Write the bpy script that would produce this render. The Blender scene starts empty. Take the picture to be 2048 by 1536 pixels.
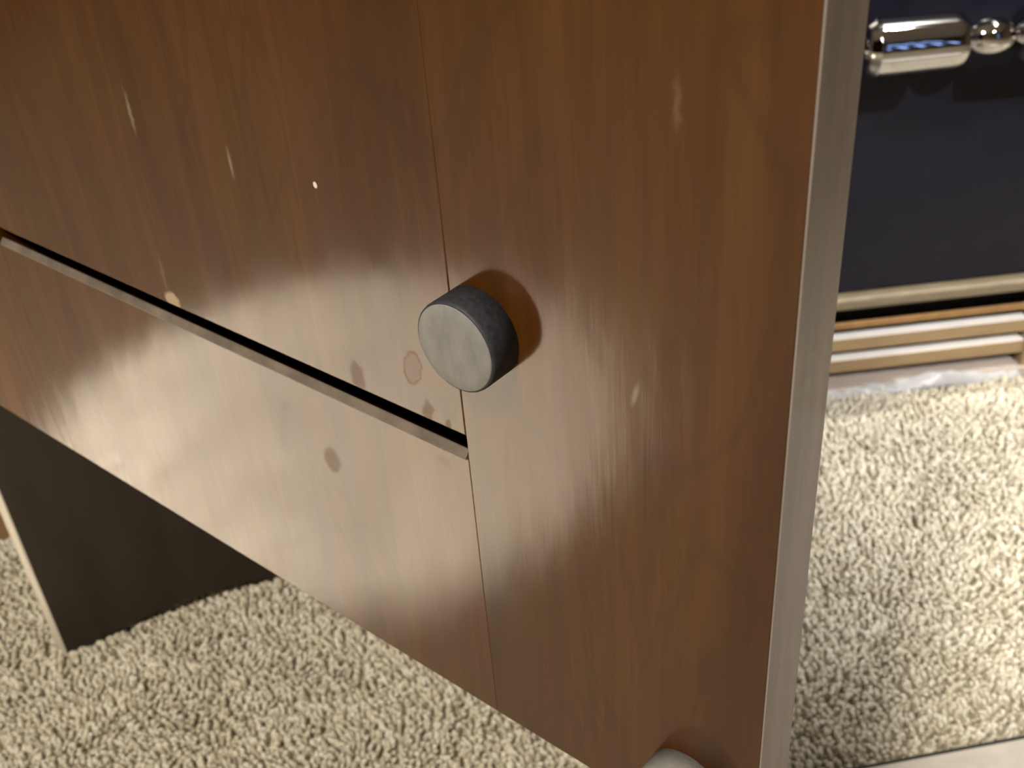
import bpy, bmesh, math, random
import numpy as np
from mathutils import Matrix, Vector

random.seed(7)
rng = np.random.default_rng(7)
scene = bpy.context.scene
col = scene.collection

# ------------------------------------------------------------------ camera
cam_d = bpy.data.cameras.new('camera')
cam_d.lens = 39.561
cam_d.sensor_width = 36.0
cam_d.clip_start = 0.01
cam_d.dof.use_dof = True
cam_d.dof.focus_distance = 0.335
cam_d.dof.aperture_fstop = 20.0
cam = bpy.data.objects.new('camera', cam_d)
col.objects.link(cam)
R = ((0.99658689, 0.08255041, 0.0),
     (-0.04609751, 0.55651053, -0.82956076),
     (-0.06848058, 0.82672937, 0.55841647))
cam.matrix_world = Matrix.Translation((0, 0, 0.64)) @ Matrix(R).to_4x4()
scene.camera = cam

# ------------------------------------------------------------------ world, view, lights
scene.view_settings.view_transform = 'Standard'
scene.view_settings.look = 'None'
scene.view_settings.gamma = 1.0
scene.view_settings.use_curve_mapping = False
scene.view_settings.exposure = 0.0
world = bpy.data.worlds.new('world')
scene.world = world
world.use_nodes = True
world.node_tree.nodes['Background'].inputs[0].default_value = (0.9, 0.85, 0.8, 1)
world.node_tree.nodes['Background'].inputs[1].default_value = 0.03


def light(name, kind, loc, target, power, color, **kw):
    d = bpy.data.lights.new(name, kind)
    d.energy = power
    d.color = color
    for k, v in kw.items():
        setattr(d, k, v)
    o = bpy.data.objects.new(name, d)
    col.objects.link(o)
    o.location = loc
    o.rotation_euler = (Vector(target) - Vector(loc)).to_track_quat('-Z', 'Y').to_euler()
    return o


# narrow ceiling downlight throwing a round pool on the carpet left of the stand
light('pool_downlight', 'SPOT', (-0.72, 0.375, 2.34), (-0.68, 0.375, 0), 1800, (1.0, 0.92, 0.86),
      spot_size=math.radians(15.3), spot_blend=0.32, shadow_soft_size=0.03)
# wide downlight in front of the fireplace
light('hearth_downlight', 'SPOT', (1.16, 0.72, 2.34), (0.52, 1.00, 0), 190, (1.0, 0.94, 0.82),
      spot_size=math.radians(36), spot_blend=1.0, shadow_soft_size=0.022)
# added spot across the room to brighten slat tops and carpet at the fireplace
light('fireplace_fill_spot', 'SPOT', (1.15, -1.55, 2.34), (0.56, 1.02, 0), 480, (1.0, 0.95, 0.88),
      spot_size=math.radians(21), spot_blend=1.0, shadow_soft_size=0.04)
# general warm ceiling light
light('ceiling_lamp', 'AREA', (-0.70, -0.95, 2.36), (-0.4, 0.0, 0), 72, (1.0, 0.89, 0.72),
      shape='DISK', size=0.30)

# ------------------------------------------------------------------ helpers: materials


def new_mat(name):
    m = bpy.data.materials.new(name)
    m.use_nodes = True
    nt = m.node_tree
    return m, nt, nt.nodes['Principled BSDF']


def N(nt, kind, **kw):
    n = nt.nodes.new(kind)
    for k, v in kw.items():
        setattr(n, k, v)
    return n


def noise(nt, vec, scale, detail=4, rough=0.55, dist=0.0):
    n = N(nt, 'ShaderNodeTexNoise')
    n.inputs['Scale'].default_value = scale
    n.inputs['Detail'].default_value = detail
    n.inputs['Roughness'].default_value = rough
    n.inputs['Distortion'].default_value = dist
    nt.links.new(vec, n.inputs['Vector'])
    return n.outputs['Fac']


def mapping(nt, vec, scale=(1, 1, 1), loc=(0, 0, 0), rot=(0, 0, 0)):
    n = N(nt, 'ShaderNodeMapping')
    n.inputs['Scale'].default_value = scale
    n.inputs['Location'].default_value = loc
    n.inputs['Rotation'].default_value = rot
    nt.links.new(vec, n.inputs['Vector'])
    return n.outputs['Vector']


def ramp(nt, fac, stops):
    n = N(nt, 'ShaderNodeValToRGB')
    e = n.color_ramp.elements
    while len(e) < len(stops):
        e.new(0.5)
    for i, (p, c) in enumerate(stops):
        e[i].position = p
        e[i].color = (*c, 1) if len(c) == 3 else c
    nt.links.new(fac, n.inputs['Fac'])
    return n.outputs['Color']


def mix(nt, fac, a, b, blend='MIX'):
    n = N(nt, 'ShaderNodeMix', data_type='RGBA', blend_type=blend)
    for s, v in ((n.inputs[0], fac), (n.inputs[6], a), (n.inputs[7], b)):
        if isinstance(v, (int, float)):
            s.default_value = v
        elif isinstance(v, tuple):
            s.default_value = (*v, 1)
        else:
            nt.links.new(v, s)
    return n.outputs[2]


def math_n(nt, op, a, b=0.0, clamp=False):
    n = N(nt, 'ShaderNodeMath', operation=op, use_clamp=clamp)
    for s, v in ((n.inputs[0], a), (n.inputs[1], b)):
        if isinstance(v, (int, float)):
            s.default_value = v
        else:
            nt.links.new(v, s)
    return n.outputs[0]


def maprange(nt, v, a, b, c, d, smooth=True):
    n = N(nt, 'ShaderNodeMapRange')
    n.interpolation_type = 'SMOOTHSTEP' if smooth else 'LINEAR'
    for i, x in zip((1, 2, 3, 4), (a, b, c, d)):
        n.inputs[i].default_value = x
    nt.links.new(v, n.inputs[0])
    return n.outputs[0]


def bump(nt, height, strength, dist, target):
    n = N(nt, 'ShaderNodeBump')
    n.inputs['Strength'].default_value = strength
    n.inputs['Distance'].default_value = dist
    nt.links.new(height, n.inputs['Height'])
    nt.links.new(n.outputs[0], target)
    return n.outputs[0]


# stains and scuffs on the veneer: x, z, half width, half height, lean, edge, strength, kind
MARKS = [
    (-0.0634, 0.5017, 0.0010, 0.0012, 0.0, 'light'),
    (0.0542, 0.4684, 0.0012, 0.0055, 0.25, 'light_soft'),
    (-0.1637, 0.4300, 0.0052, 0.0040, 0.0, 'cream'),
    (-0.1655, 0.4400, 0.0018, 0.0120, 0.05, 'cream_soft'),
    (0.0661, 0.5503, 0.0018, 0.0085, 0.0, 'cream_soft'),
    (-0.1580, 0.5075, 0.0016, 0.0100, 0.0, 'light_soft'),
    (-0.1050, 0.5000, 0.0012, 0.0070, 0.0, 'light_soft'),
    (-0.0590, 0.4331, 0.0040, 0.0065, 0.0, 'stain'),
    (-0.0311, 0.4463, 0.0036, 0.0066, 0.3, 'ring'),
    (-0.0268, 0.4313, 0.0028, 0.0050, 0.2, 'stain'),
    (-0.0821, 0.3864, 0.0048, 0.0070, 0.2, 'stain'),
    (-0.0180, 0.4280, 0.0020, 0.0040, 0.2, 'stain'),
    (-0.0220, 0.4120, 0.0040, 0.0030, 0.2, 'stain_soft'),
    (-0.1050, 0.4010, 0.0030, 0.0050, 0.2, 'stain_soft'),
    (-0.0420, 0.4800, 0.0011, 0.0013, 0.0, 'stain'),
]


def wood_mat(name, tone=1.0, seed=0.0, marks=True, lean=0.0, coat=1.0):
    m, nt, p = new_mat(name)
    tc = N(nt, 'ShaderNodeTexCoord')
    ob = mapping(nt, tc.outputs['Object'], (1, 1, 1), (seed, seed * 0.7, seed * 0.3), (0, lean, 0))
    raw = tc.outputs['Object']
    broad = noise(nt, mapping(nt, ob, (9, 9, 2.4)), 1.0, 3, 0.55, 0.6)
    grain = noise(nt, mapping(nt, ob, (75, 75, 4)), 1.0, 5, 0.6, 0.35)
    fine = noise(nt, mapping(nt, ob, (700, 700, 22)), 1.0, 3, 0.6)
    blotch = noise(nt, mapping(nt, ob, (26, 26, 20)), 1.0, 3, 0.6)
    s = math_n(nt, 'ADD', math_n(nt, 'MULTIPLY', broad, 0.45),
               math_n(nt, 'ADD', math_n(nt, 'MULTIPLY', grain, 0.40), math_n(nt, 'MULTIPLY', fine, 0.15)))
    t = tone
    c = ramp(nt, s, [(0.33, (0.075 * t, 0.0235 * t, 0.0022 * t)),
                     (0.50, (0.135 * t, 0.0450 * t, 0.0052 * t)),
                     (0.66, (0.205 * t, 0.0770 * t, 0.0130 * t))])
    hue = ramp(nt, blotch, [(0.38, (1.0, 0.88, 2.2)), (0.5, (1, 1, 1)), (0.62, (1.02, 1.12, 0.62))])
    c = mix(nt, 0.55, c, hue, 'MULTIPLY')
    # crossing dark figure lines, slightly wavy
    fig = noise(nt, mapping(nt, ob, (22, 22, 6)), 1.0, 2, 0.5, 1.6)
    figm = maprange(nt, math_n(nt, 'ABSOLUTE', math_n(nt, 'SUBTRACT', fig, 0.5)), 0.0, 0.05, 0.22, 0.0)
    c = mix(nt, figm, c, (0.05 * t, 0.019 * t, 0.008 * t))
    coat_drop = None
    if marks:
        wob = N(nt, 'ShaderNodeTexNoise')
        wob.inputs['Scale'].default_value = 260
        wob.inputs['Detail'].default_value = 3
        nt.links.new(raw, wob.inputs['Vector'])
        off = N(nt, 'ShaderNodeVectorMath', operation='MULTIPLY_ADD')
        nt.links.new(wob.outputs['Color'], off.inputs[0])
        off.inputs[1].default_value = (0.004, 0, 0.004)
        off.inputs[2].default_value = (-0.002, 0, -0.002)
        vv = N(nt, 'ShaderNodeVectorMath', operation='ADD')
        nt.links.new(raw, vv.inputs[0])
        nt.links.new(off.outputs[0], vv.inputs[1])
        for (x, z, a, b, ln, kind) in MARKS:
            src = raw if a < 0.0013 else vv.outputs[0]
            q = N(nt, 'ShaderNodeMapping', vector_type='TEXTURE')
            q.inputs['Location'].default_value = (x, 0, z)
            q.inputs['Rotation'].default_value = (0, ln, 0)
            q.inputs['Scale'].default_value = (a, 1000.0, b)
            nt.links.new(src, q.inputs['Vector'])
            ln_ = N(nt, 'ShaderNodeVectorMath', operation='LENGTH')
            nt.links.new(q.outputs[0], ln_.inputs[0])
            dist = ln_.outputs['Value']
            amt = {'light': 1.0, 'light_soft': 0.16, 'cream': 0.65, 'cream_soft': 0.08,
                   'stain': 0.85, 'stain_soft': 0.3, 'ring': 0.8}[kind]
            if kind == 'ring':
                f1 = maprange(nt, dist, 0.7, 1.0, 0.0, amt)
                f2 = maprange(nt, dist, 0.95, 1.2, 1.0, 0.0)
                mask = math_n(nt, 'MAXIMUM', math_n(nt, 'MULTIPLY', f1, f2), maprange(nt, dist, 0.6, 1.1, 0.35, 0.0))
            else:
                soft = 0.15 if kind.endswith('soft') else 0.65
                mask = maprange(nt, dist, soft, 1.1, amt, 0.0)
            ck = {'l': (0.85, 0.80, 0.74), 'c': (0.62, 0.50, 0.33), 's': (0.10, 0.050, 0.022), 'r': (0.12, 0.035, 0.018)}[kind[0]]
            c = mix(nt, mask, c, ck)
            if kind[0] in 'scr':
                drop = math_n(nt, 'MULTIPLY', mask, 0.62)
                coat_drop = drop if coat_drop is None else math_n(nt, 'MAXIMUM', coat_drop, drop)
    nt.links.new(c, p.inputs['Base Color'])
    p.inputs['Roughness'].default_value = 0.55
    p.inputs['Specular IOR Level'].default_value = 0.1
    p.inputs['Coat IOR'].default_value = 1.5
    if coat_drop is not None:
        nt.links.new(math_n(nt, 'MULTIPLY', math_n(nt, 'SUBTRACT', 1.0, coat_drop), coat), p.inputs['Coat Weight'])
    else:
        p.inputs['Coat Weight'].default_value = coat
    cr = maprange(nt, noise(nt, mapping(nt, ob, (60, 60, 12)), 1.0, 4), 0.3, 0.7, 0.10, 0.16)
    nt.links.new(cr, p.inputs['Coat Roughness'])
    wave = math_n(nt, 'ADD', math_n(nt, 'MULTIPLY', noise(nt, mapping(nt, ob, (30, 30, 10)), 1.0, 3), 1.0),
                  math_n(nt, 'MULTIPLY', fine, 0.035))
    bump(nt, wave, 0.35, 0.0010, p.inputs['Coat Normal'])
    bump(nt, fine, 0.2, 0.0004, p.inputs['Normal'])
    return m


def simple(name, color, rough=0.5, metal=0.0, spec=0.5, var=0.15, scale=(60, 60, 60), bump_s=0.0, bump_d=0.001, coat=0.0):
    m, nt, p = new_mat(name)
    tc = N(nt, 'ShaderNodeTexCoord')
    f = noise(nt, mapping(nt, tc.outputs['Object'], scale), 1.0, 4, 0.6)
    lo = tuple(c * (1 - var) for c in color)
    hi = tuple(min(1, c * (1 + var)) for c in color)
    nt.links.new(ramp(nt, f, [(0.3, lo), (0.7, hi)]), p.inputs['Base Color'])
    p.inputs['Roughness'].default_value = rough
    p.inputs['Metallic'].default_value = metal
    p.inputs['Specular IOR Level'].default_value = spec
    p.inputs['Coat Weight'].default_value = coat
    if bump_s:
        bump(nt, f, bump_s, bump_d, p.inputs['Normal'])
    return m


M = {}
M['wood_upper'] = wood_mat('walnut_veneer_panel', 0.50, 0.0)
M['wood_rail'] = wood_mat('walnut_veneer_rail', 0.56, 3.1)
M['wood_stile'] = wood_mat('walnut_veneer_stile', 0.54, 6.7)
M['wood_plain'] = wood_mat('walnut_veneer_plain', 0.72, 9.3, marks=False)
M['raw_edge'] = simple('raw_board_edge', (0.32, 0.275, 0.262), 0.45, var=0.22, scale=(500, 90, 9), bump_s=0.15, bump_d=0.0005, coat=0.3)
M['worn_edge'] = simple('worn_chamfer', (0.16, 0.13, 0.108), 0.6, var=0.35, scale=(60, 60, 60))
M['dark_wood'] = simple('dark_brown_board', (0.030, 0.023, 0.017), 0.6, var=0.25, scale=(40, 40, 5), spec=0.3)  # brown-black colour of the side board and leg
M['pale_edge'] = simple('pale_board_edge', (0.62, 0.57, 0.50), 0.6, var=0.2, scale=(200, 200, 12))
M['backing'] = simple('dark_backing', (0.06, 0.022, 0.012), 0.9, spec=0.05)
M['rubber'] = simple('dark_rubber', (0.030, 0.034, 0.046), 0.6, var=0.45, scale=(500, 500, 500), bump_s=0.3, bump_d=0.0004)
M['felt'] = None
M['carpet_base'] = None

# felt face of the glides: grey, scuffed
m, nt, p = new_mat('grey_felt')
tc = N(nt, 'ShaderNodeTexCoord')
a = noise(nt, mapping(nt, tc.outputs['Object'], (130, 130, 60), rot=(0, 0.6, 0)), 1.0, 4, 0.6)
b = noise(nt, mapping(nt, tc.outputs['Object'], (900, 900, 900)), 1.0, 3, 0.6)
c = ramp(nt, a, [(0.3, (0.20, 0.206, 0.208)), (0.5, (0.255, 0.26, 0.262)), (0.7, (0.31, 0.308, 0.305))])
c = mix(nt, maprange(nt, b, 0.68, 0.74, 0.0, 0.5), c, (0.07, 0.07, 0.09))
nt.links.new(c, p.inputs['Base Color'])
p.inputs['Roughness'].default_value = 0.75
bump(nt, b, 0.25, 0.0003, p.inputs['Normal'])
M['felt'] = m

# carpet yarn: each tuft its own tint
m, nt, p = new_mat('carpet_yarn')
geo = N(nt, 'ShaderNodeNewGeometry')
tc = N(nt, 'ShaderNodeTexCoord')
big = noise(nt, mapping(nt, tc.outputs['Object'], (14, 14, 14)), 1.0, 3, 0.6)
c = ramp(nt, geo.outputs['Random Per Island'], [(0.0, (0.56, 0.50, 0.40)), (0.35, (0.72, 0.67, 0.55)), (0.75, (0.82, 0.78, 0.66)), (1.0, (0.90, 0.87, 0.78))])
c = mix(nt, 0.6, c, ramp(nt, big, [(0.3, (0.82, 0.82, 0.84)), (0.7, (1, 1, 1))]), 'MULTIPLY')
nt.links.new(c, p.inputs['Base Color'])
p.inputs['Roughness'].default_value = 0.9
p.inputs['Specular IOR Level'].default_value = 0.1
M['yarn'] = m
m, nt, p = new_mat('carpet_ground')
tc = N(nt, 'ShaderNodeTexCoord')
v = N(nt, 'ShaderNodeTexVoronoi')
v.inputs['Scale'].default_value = 230
nt.links.new(tc.outputs['Object'], v.inputs['Vector'])
nt.links.new(ramp(nt, v.outputs['Distance'], [(0.1, (0.66, 0.60, 0.48)), (0.9, (0.34, 0.30, 0.23))]), p.inputs['Base Color'])
p.inputs['Roughness'].default_value = 0.95
bump(nt, v.outputs['Distance'], 0.6, -0.003, p.inputs['Normal'])
M['carpet_ground'] = m

M['wall'] = simple('beige_wall_paint', (0.20, 0.165, 0.125), 0.85, var=0.04, spec=0.2)
M['ceiling'] = simple('white_ceiling_paint', (0.62, 0.58, 0.52), 0.9, var=0.03, spec=0.1)
M['surround'] = simple('dark_surround', (0.035, 0.030, 0.030), 0.5, var=0.2)
M['glass'] = simple('smoked_glass', (0.009, 0.009, 0.016), 0.22, var=0.1, spec=0.2)
M['pewter'] = simple('pewter_trim', (0.20, 0.165, 0.115), 0.5, metal=0.25, var=0.2, scale=(40, 200, 200))
M['bronze'] = simple('bronze_strip', (0.34, 0.20, 0.085), 0.45, metal=0.4, var=0.15)
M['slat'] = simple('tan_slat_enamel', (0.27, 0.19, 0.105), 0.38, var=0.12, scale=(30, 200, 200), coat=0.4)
M['lit_slat_top'] = simple('white_lit_slat_top', (0.86, 0.85, 0.86), 0.4, var=0.04)  # strong light from above painted into the slat tops as white
M['black'] = simple('firebox_black', (0.012, 0.010, 0.009), 0.9, spec=0.1)
M['sill'] = simple('grey_sill', (0.42, 0.36, 0.33), 0.6, var=0.12, scale=(50, 200, 50))
M['chrome'] = simple('polished_chrome', (0.66, 0.66, 0.68), 0.02, metal=1.0, var=0.06, scale=(30, 90, 90))
M['board'] = simple('pale_board', (0.66, 0.62, 0.58), 0.4, var=0.12, scale=(30, 60, 60), coat=0.2)
M['board_dark'] = simple('dark_feet_and_shade', (0.03, 0.03, 0.035), 0.8)  # board feet, and the painted shadow line behind the board
M['box_wood'] = simple('tan_box_wood', (0.26, 0.15, 0.075), 0.5, var=0.2, scale=(20, 20, 120))
M['white_frame'] = simple('dark_glint_frame', (0.06, 0.05, 0.045), 0.5, var=0.03)
m, nt, p = new_mat('white_plastic_film')
p.inputs['Base Color'].default_value = (0.55, 0.56, 0.60, 1)
p.inputs['Roughness'].default_value = 0.3
p.inputs['Transmission Weight'].default_value = 0.25
tc = N(nt, 'ShaderNodeTexCoord')
bump(nt, noise(nt, mapping(nt, tc.outputs['Object'], (120, 120, 120)), 1.0, 4), 0.5, 0.002, p.inputs['Normal'])
M['film'] = m
m, nt, p = new_mat('blue_glow_pane')  # bluish emission for the added glint panes
p.inputs['Base Color'].default_value = (0.02, 0.02, 0.02, 1)
p.inputs['Emission Color'].default_value = (0.34, 0.50, 1.0, 1)
p.inputs['Emission Strength'].default_value = 3.0
M['glow_pane'] = m

# ------------------------------------------------------------------ helpers: objects


def tag(o, label=None, cat=None, group=None, kind=None):
    for k, v in (('label', label), ('category', cat), ('group', group), ('kind', kind)):
        if v:
            o[k] = v
    return o


def empty(name, loc, rz=0.0):
    o = bpy.data.objects.new(name, None)
    o.empty_display_size = 0.05
    col.objects.link(o)
    o.location = loc
    o.rotation_euler = (0, 0, rz)
    return o


def obj(name, bm, mat, parent=None, smooth=False):
    me = bpy.data.meshes.new(name)
    bmesh.ops.recalc_face_normals(bm, faces=bm.faces)
    bm.to_mesh(me)
    bm.free()
    for f in me.polygons:
        f.use_smooth = smooth
    me.materials.append(mat)
    o = bpy.data.objects.new(name, me)
    col.objects.link(o)
    o.parent = parent
    return o


def box(x0, x1, y0, y1, z0, z1, bev=0.0, seg=2, bm=None):
    b = bmesh.new()
    vs = [b.verts.new((x, y, z)) for z in (z0, z1) for y in (y0, y1) for x in (x0, x1)]
    for f in ((0, 2, 3, 1), (4, 5, 7, 6), (0, 1, 5, 4), (2, 6, 7, 3), (0, 4, 6, 2), (1, 3, 7, 5)):
        b.faces.new([vs[i] for i in f])
    if bev:
        bmesh.ops.bevel(b, geom=b.edges[:], offset=bev, segments=seg, affect='EDGES', profile=0.5)
    if bm is None:
        return b
    me = bpy.data.meshes.new('t')
    b.to_mesh(me)
    b.free()
    bm.from_mesh(me)
    bpy.data.meshes.remove(me)
    return bm


def prism(poly, axis, a, b_, bev=0.0, seg=2):
    """extrude a 2-D polygon along an axis ('x': poly is (y,z); 'z': poly is (x,y))"""
    bm = bmesh.new()

    def P(q, t):
        return (t, q[0], q[1]) if axis == 'x' else (q[0], q[1], t)
    lo = [bm.verts.new(P(q, a)) for q in poly]
    hi = [bm.verts.new(P(q, b_)) for q in poly]
    bm.faces.new(lo)
    bm.faces.new(hi)
    n = len(poly)
    for i in range(n):
        bm.faces.new((lo[i], lo[(i + 1) % n], hi[(i + 1) % n], hi[i]))
    if bev:
        bmesh.ops.bevel(bm, geom=bm.edges[:], offset=bev, segments=seg, affect='EDGES', profile=0.5)
    return bm


def lathe(profile, axis='x', seg=48, origin=(0, 0, 0)):
    """profile: list of (t, r) along the axis"""
    bm = bmesh.new()
    rings = []
    for t, r in profile:
        ring = []
        if r < 1e-6:
            rings.append([t])
            continue
        for i in range(seg):
            a = 2 * math.pi * i / seg
            u, w = r * math.cos(a), r * math.sin(a)
            q = {'x': (t, u, w), 'y': (u, t, w), 'z': (u, w, t)}[axis]
            ring.append(bm.verts.new(tuple(q[k] + origin[k] for k in range(3))))
        rings.append(ring)
    for A, B in zip(rings, rings[1:]):
        for i in range(seg):
            j = (i + 1) % seg
            bm.faces.new((A[i], A[j], B[j], B[i]))
    bm.faces.new(rings[0])
    bm.faces.new(rings[-1])
    return bm


# ------------------------------------------------------------------ the room
GZ = -0.008     # ground of the carpet; its pile reaches up to about z = 0
X0, X1, Y0, Y1, ZC = -2.6, 2.9, -2.6, 1.05, 2.40
tag(obj('floor', box(X0, X1, Y0, Y1, GZ - 0.02, GZ), M['carpet_ground']), kind='structure')
tag(obj('ceiling', box(X0, X1, Y0, Y1, ZC, ZC + 0.05), M['ceiling']), kind='structure')
tag(obj('wall_back', box(X0, X1, Y1, Y1 + 0.06, GZ - 0.02, ZC), M['wall']), kind='structure')
tag(obj('wall_front', box(X0, X1, Y0 - 0.06, Y0, GZ - 0.02, ZC), M['wall']), kind='structure')
tag(obj('wall_left', box(X0 - 0.06, X0, Y0, Y1, GZ - 0.02, ZC), M['wall']), kind='structure')
tag(obj('wall_right', box(X1, X1 + 0.06, Y0, Y1, GZ - 0.02, ZC), M['wall']), kind='structure')

# added glowing panes behind the viewer, shaped to put bluish glints in the metal
glint_root = tag(empty('glint_panel_1', (2.08, Y0 + 0.02, 1.25)), kind='structure')
wb = bmesh.new()
for i in range(6):
    x = -0.175 + i * 0.07
    box(x - 0.017, x + 0.017, -0.02, 0.03, -0.75, 0.75, bm=wb)
for z in (-0.75, 0.0, 0.75):
    box(-0.19, 0.19, -0.02, 0.03, z - 0.10, z + 0.10, bm=wb)
obj('glint_frame', wb, M['white_frame'], glint_root)
for i in range(5):
    for j in range(2):
        x = -0.175 + i * 0.07 + 0.0172
        z = -0.75 + j * 0.75 + 0.1002
        obj('glow_pane', box(x, x + 0.0356, -0.012, -0.006, z, z + 0.549), M['glow_pane'], glint_root)

# ------------------------------------------------------------------ the wooden stand
PA = math.radians(-41.87585)
stand = tag(empty('wooden_stand', (-0.00802, 0.28112, 0.0), PA),
            'brown veneered wooden stand with round felt glides and raw right edge', 'furniture')
T = 0.020
ZB = 0.296          # bottom edge of the front
XL, XS, XR = -0.301, -0.0105, 0.0985
st = obj('stile', box(XS, XR - 0.0003, 0, T, ZB, 0.70, 0.0002), M['wood_stile'], stand)
eb = obj('edge_band', box(XR - 0.0003, XR + 0.0003, 0.0004, T + 0.0002, ZB, 0.70, 0.0001), M['raw_edge'], st)
eb['label'] = 'greyish raw edge of the right upright board'
obj('stile', box(-0.520, XL - 0.00005, 0, T, ZB, 0.70, 0.0002), M['wood_plain'], stand)
obj('panel', box(XL, XS - 0.00003, 0.0, T - 0.004, 0.4274, 0.70, 0.0006), M['wood_upper'], stand)
rail = obj('rail', prism([(0.0, ZB), (0.0, 0.4180), (0.0018, 0.4202), (0.0022, 0.4202), (0.0022, 0.395), (T, 0.395), (T, ZB)], 'x', XL, XS - 0.00003, 0.0003), M['wood_rail'], stand)
ch = obj('worn_edge', prism([(-0.00012, 0.4174), (-0.00012, 0.4181), (0.0017, 0.42040), (0.0022, 0.42040), (0.0022, 0.4174)], 'x', XL + 0.0006, XS - 0.0012), M['worn_edge'], rail)
obj('backing_panel', box(-0.49, 0.09, T + 0.0006, T + 0.008, 0.35, 0.70), M['backing'], stand)
obj('table_top', box(-0.55, 0.11, -0.012, 0.07, 0.70, 0.725, 0.002), M['wood_plain'], stand)

# side board standing on the carpet behind the front: dark face, pale front edge, arched foot
ax, ay, bx_, by_ = -0.4959, 0.0213, -0.3922, 0.2330


def side_board(off, thick, y_front):
    bm = bmesh.new()
    n = 14
    L = math.hypot(bx_ - ax, by_ - ay)
    d = ((bx_ - ax) / L, (by_ - ay) / L)
    nx, ny = -d[1], d[0]
    rows = []
    for i in range(n + 1):
        s = i / n
        px, py = ax + d[0] * L * s, ay + d[1] * L * s
        sag = min(1, s / 0.86)
        zb = GZ + 0.002 + 0.018 * math.sin(math.pi * sag) ** 1.0
        rows.append([bm.verts.new((px - o, py, z)) for (o, z) in ((off, zb), (off + thick, zb), (off + thick, 0.69), (off, 0.69))])
    for A, B in zip(rows, rows[1:]):
        for k in range(4):
            bm.faces.new((A[k], A[(k + 1) % 4], B[(k + 1) % 4], B[k]))
    bm.faces.new(rows[0])
    bm.faces.new(rows[-1])
    return bm


sb = obj('side_board', side_board(0.0, 0.014, 0), M['dark_wood'], stand)
Lh = math.hypot(bx_ - ax, by_ - ay)
dx, dy = (bx_ - ax) / Lh, (by_ - ay) / Lh
fe = obj('front_edge', prism([(ax, ay - 0.0003), (ax - 0.0005, ay - 0.0012), (ax - 0.0135, ay - 0.0012), (ax - 0.014, ay - 0.0003)], 'z', GZ + 0.002, 0.69), M['pale_edge'], sb)
fe['label'] = 'pale raw front edge of the dark side board'
obj('leg', box(0.025, 0.060, T + 0.0085, T + 0.036, GZ + 0.001, 0.345, 0.002), M['dark_wood'], stand)


def glide(x, z, r, h, mat):
    body = obj('glide', lathe([(0.0, r * 1.0), (-h * 0.9, r), (-h * 0.985, r * 0.985), (-h * 1.0, r * 0.955)], 'y', 64, (x, 0, z)), mat, stand, True)
    body.data.polygons[-1].use_smooth = False
    fl = obj('felt_disc', lathe([(-h * 0.98, r * 0.955), (-h * 1.015, r * 0.95), (-h * 1.035, r * 0.93), (-h * 1.05, r * 0.6), (-h * 1.055, r * 0.2)], 'y', 64, (x, 0, z)), M['felt'], body, True)
    fl['label'] = 'scuffed grey felt face'
    return body


glide(0.0, 0.4702, 0.0146, 0.0112, M['rubber'])['label'] = 'dark rubber glide with grey felt face'
glide(0.0735, 0.3200, 0.0140, 0.0112, M['felt'])['label'] = 'pale grey felt glide'

# ------------------------------------------------------------------ the fireplace
FA = math.atan2(0.0532, 0.9986)
fp = tag(empty('fireplace', (0.40, 0.8998, 0.0), FA), 'smoked glass fireplace front with tan louvre slats above the carpet', 'fireplace')
obj('surround', box(-0.72, 0.72, 0.016, 0.085, 0.12, 0.95, 0.003), M['surround'], fp)
obj('firebox_back', box(-0.70, 0.70, 0.045, 0.085, GZ, 0.119), M['black'], fp)
obj('glass_door', box(-0.62, 0.62, 0.007, 0.0155, 0.1045, 0.78, 0.001), M['glass'], fp)


def rounded_bar(name, x0, x1, y0, y1, z0, z1, r, mat, parent):
    return obj(name, box(x0, x1, y0, y1, z0, z1, r, 3), mat, parent)


rounded_bar('lower_trim', -0.66, 0.66, -0.004, 0.012, 0.0895, 0.1030, 0.004, M['pewter'], fp)
obj('recess_strip', box(-0.66, 0.66, 0.016, 0.024, 0.0746, 0.1040), M['black'], fp)
rounded_bar('bronze_strip', -0.66, 0.66, 0.000, 0.003, 0.0676, 0.0746, 0.0010, M['bronze'], fp)
PX = 0.0985
for (xa, xb) in ((-0.62, PX), (PX + 0.026, 0.62)):
    for (za, zb) in ((0.0429, 0.0567), (0.0187, 0.0328)):
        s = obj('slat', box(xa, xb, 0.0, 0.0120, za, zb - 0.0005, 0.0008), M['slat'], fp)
        t_ = obj('lit_slat_top', box(xa, xb, 0.0006, 0.0120, zb - 0.0005, zb), M['lit_slat_top'], s)
        t_['label'] = 'upper face of the slat, painted white as if brightly lit'
rounded_bar('post', PX, PX + 0.026, -0.002, 0.016, GZ + 0.001, 0.0672, 0.0015, M['slat'], fp)
rounded_bar('post', -0.66, -0.62, -0.002, 0.016, GZ + 0.001, 0.0672, 0.0015, M['slat'], fp)
rounded_bar('post', 0.62, 0.66, -0.002, 0.016, GZ + 0.001, 0.0672, 0.0015, M['slat'], fp)
obj('sill', box(-0.66, 0.66, -0.006, 0.030, GZ + 0.001, 0.0045, 0.001), M['sill'], fp)

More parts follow.
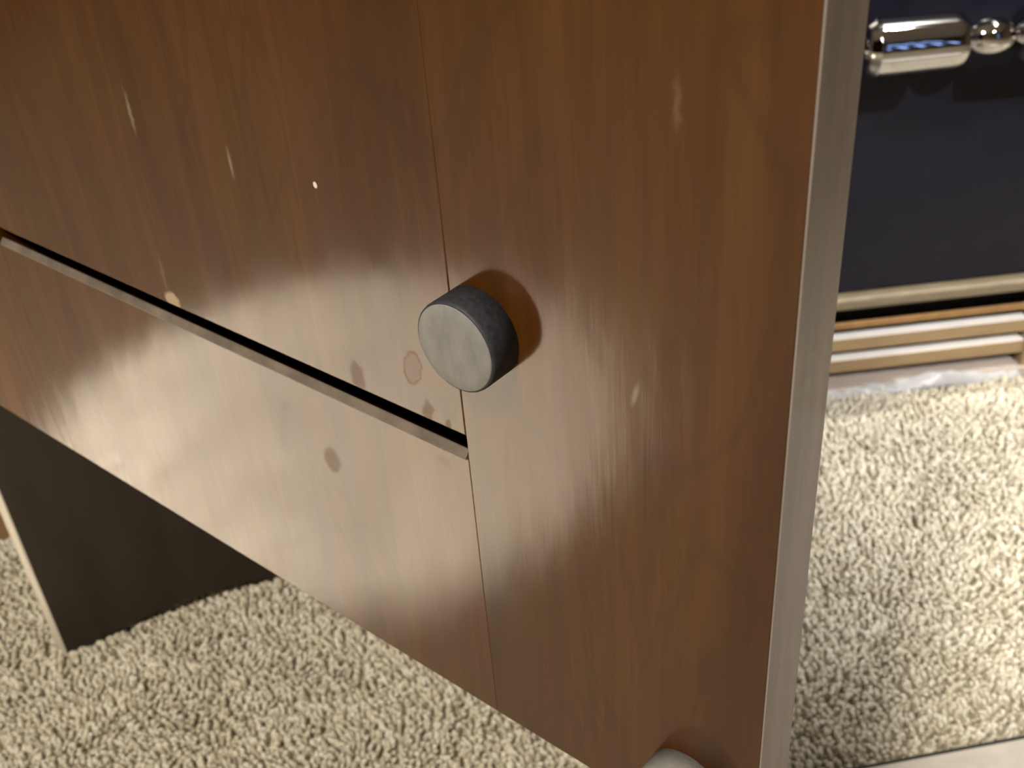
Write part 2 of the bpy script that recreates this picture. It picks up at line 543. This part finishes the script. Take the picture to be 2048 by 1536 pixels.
# crumpled strip of white plastic lying along the sill
bm = bmesh.new()
nx_, ny_ = 120, 9
grid = []
for i in range(nx_ + 1):
    x = -0.20 + 0.295 * i / nx_
    hump = math.exp(-((x - 0.012) / 0.030) ** 2)
    hump2 = math.exp(-((x + 0.055) / 0.008) ** 2)
    row = []
    for j in range(ny_ + 1):
        v_ = j / ny_
        y = -0.0135 + 0.013 * v_ - 0.004 * hump * (1 - v_)
        z = -0.0035 + 0.0068 * min(1, v_ * 1.5) + 0.0110 * hump * math.sin(math.pi * min(1, 0.15 + v_ * 0.85)) + 0.0025 * hump2 * math.sin(math.pi * v_)
        z += 0.0013 * math.sin(x * 260 + j * 1.3) * v_ + 0.0010 * math.sin(x * 530 + j * 2.1)
        row.append(bm.verts.new((x, y, z)))
    grid.append(row)
for i in range(nx_):
    for j in range(ny_):
        bm.faces.new((grid[i][j], grid[i + 1][j], grid[i + 1][j + 1], grid[i][j + 1]))
film = obj('plastic_strip', bm, M['film'], None, True)
film.location = (0.40, 0.8998, 0.0)
film.rotation_euler = (0, 0, FA)
sm = film.modifiers.new('thickness', 'SOLIDIFY')
sm.thickness = 0.0006
tag(film, 'crumpled white plastic strip lying along the fireplace sill', 'plastic strip')

# turned chrome rail in front of the glass
rail_root = tag(empty('chrome_rail', (0.40, 0.8998, 0.0), FA), 'turned chrome rail with a barrel and bead before the dark glass', 'rail')
RY, RZ = -0.050, 0.3530
CX = -0.0730         # middle of the barrel


def part_lathe(name, prof, parent=rail_root):
    dense = [prof[0]]
    for (t0, r0), (t1, r1) in zip(prof, prof[1:]):
        k = max(1, int(abs(t1 - t0) / 0.003)) if abs(t1 - t0) < 0.2 else 1
        dense += [(t0 + (t1 - t0) * q / k, r0 + (r1 - r0) * q / k) for q in range(1, k + 1)]
    prof = dense
    return obj(name, lathe(prof, 'x', 56, (0, RY, RZ)), M['chrome'], parent, True)


part_lathe('rod', [(-0.55, 0.0085), (CX - 0.042, 0.0085)])
part_lathe('barrel', [(CX - 0.0425, 0.012), (CX - 0.0425, 0.0165), (CX - 0.0350, 0.0218), (CX - 0.0345, 0.0222), (CX - 0.0335, 0.0220),
                      (CX + 0.0280, 0.0216), (CX + 0.0320, 0.0212), (CX + 0.0345, 0.0200), (CX + 0.0362, 0.0178), (CX + 0.0370, 0.0145), (CX + 0.0385, 0.0085), (CX + 0.0400, 0.0062)])
bx0 = CX + 0.0590
prof = [(CX + 0.0395, 0.0055)]
for k in range(1, 24):
    a_ = math.pi * k / 24
    prof.append((bx0 - 0.0195 * math.cos(a_), max(0.0055, 0.0142 * math.sin(a_) ** 0.9)))
prof.append((bx0 + 0.0196, 0.0055))
part_lathe('bead', prof)
part_lathe('barrel', [(bx0 + 0.0192, 0.0055), (bx0 + 0.021, 0.0120), (bx0 + 0.0225, 0.0175), (bx0 + 0.026, 0.0208), (bx0 + 0.030, 0.0216),
                      (bx0 + 0.095, 0.0218), (bx0 + 0.100, 0.0165), (bx0 + 0.102, 0.0100)])
part_lathe('rod', [(bx0 + 0.101, 0.0085), (0.55, 0.0085)])
for x in (-0.52, 0.52):
    obj('bracket', lathe([(RY, 0.006), (0.0068, 0.006), (0.0068, 0.006)][:2], 'y', 20, (x, 0, RZ)), M['chrome'], rail_root, True)

# ------------------------------------------------------------------ small things on the carpet
bd = tag(empty('pale_board', (0.2650, 0.4605, 0.0), math.atan2(0.0121, 0.1037)), 'pale board lying on the carpet near the raw right edge', 'board')
obj('board_top', box(-0.11, 0.40, -0.30, 0.0, 0.006, 0.015, 0.0015), M['board'], bd)
obj('shade_strip', box(-0.11, 0.40, 0.0001, 0.0035, GZ + 0.0005, 0.0125), M['board_dark'], bd)  # dark strip standing in for the shadow line between board and carpet
for (x, y) in ((-0.08, -0.02), (0.37, -0.02), (-0.08, -0.28), (0.37, -0.28)):
    obj('foot', box(x - 0.02, x + 0.02, y - 0.012, y + 0.012, GZ, 0.0062), M['board_dark'], bd)

bxr = tag(empty('wooden_box', (-0.553, 0.822, 0.0), 0.25), 'small tan wooden box on carpet behind the dark side board', 'box')
obj('box_body', box(-0.10, 0.085, -0.07, 0.07, GZ + 0.001, 0.085, 0.003), M['box_wood'], bxr)
obj('lid', box(-0.104, 0.089, -0.074, 0.074, 0.0855, 0.105, 0.003), M['box_wood'], bxr)

# ------------------------------------------------------------------ carpet pile (uncountable)
sp = 0.0041
xs = np.arange(-0.80, 0.78, sp)
ys = np.arange(0.34, 0.893, sp)
gx, gy = np.meshgrid(xs, ys)
cx = gx.ravel() + rng.uniform(-0.0016, 0.0016, gx.size)
cy = gy.ravel() + rng.uniform(-0.0016, 0.0016, gx.size)
# keep off the sill and the board feet
keep = (cy < 0.8998 + (cx - 0.40) * 0.0533 - 0.0085)
ca, sa = math.cos(-0.1162), math.sin(-0.1162)
lx = (cx - 0.265) * ca - (cy - 0.4605) * sa
ly = (cx - 0.265) * sa + (cy - 0.4605) * ca
keep &= ~((lx > -0.112) & (lx < 0.402) & (ly < 0.0055))
cx, cy = cx[keep], cy[keep]
n = cx.size
h = rng.uniform(0.0065, 0.0100, n)
r = rng.uniform(0.0019, 0.0030, n)
la = rng.uniform(0, 2 * np.pi, n) * 0.6 + 2.6 * np.sin(cx * 23 + 2 * np.sin(cy * 31)) + 1.7 * np.cos(cy * 41)
lean = rng.uniform(0.0008, 0.0042, n)
ddx, ddy = np.cos(la) * lean, np.sin(la) * lean
K = 4
fr_h = np.array([0.0, 0.45, 0.82])
fr_r = np.array([0.65, 1.0, 0.85])
fr_d = np.array([0.0, 0.30, 0.85])
V = np.zeros((n, 3 * K + 1, 3))
ph = rng.uniform(0, np.pi, n)
for i in range(3):
    for k in range(K):
        a_ = ph + 2 * np.pi * k / K + 0.5 * i
        V[:, i * K + k, 0] = cx + ddx * fr_d[i] + r * fr_r[i] * np.cos(a_)
        V[:, i * K + k, 1] = cy + ddy * fr_d[i] + r * fr_r[i] * np.sin(a_)
        V[:, i * K + k, 2] = GZ + h * fr_h[i]
V[:, 3 * K, 0] = cx + ddx * 1.3
V[:, 3 * K, 1] = cy + ddy * 1.3
V[:, 3 * K, 2] = GZ + h
faces = []
for i in range(2):
    for k in range(K):
        k2 = (k + 1) % K
        faces.append((i * K + k, i * K + k2, (i + 1) * K + k2))
        faces.append((i * K + k, (i + 1) * K + k2, (i + 1) * K + k))
for k in range(K):
    faces.append((2 * K + k, 2 * K + (k + 1) % K, 3 * K))
F = np.array(faces)
allF = (F[None] + (np.arange(n) * (3 * K + 1))[:, None, None]).reshape(-1, 3)
me = bpy.data.meshes.new('carpet_pile')
me.vertices.add(n * (3 * K + 1))
me.vertices.foreach_set('co', V.reshape(-1).astype(np.float32))
me.loops.add(allF.size)
me.loops.foreach_set('vertex_index', allF.reshape(-1).astype(np.int32))
me.polygons.add(len(allF))
me.polygons.foreach_set('loop_start', np.arange(0, allF.size, 3, dtype=np.int32))
me.update(calc_edges=True)
me.polygons.foreach_set('use_smooth', np.ones(len(allF), dtype=bool))
me.materials.append(M['yarn'])
pile = bpy.data.objects.new('carpet_pile', me)
col.objects.link(pile)
tag(pile, 'cream cut pile of the carpet around the wooden stand', 'carpet', kind='stuff')
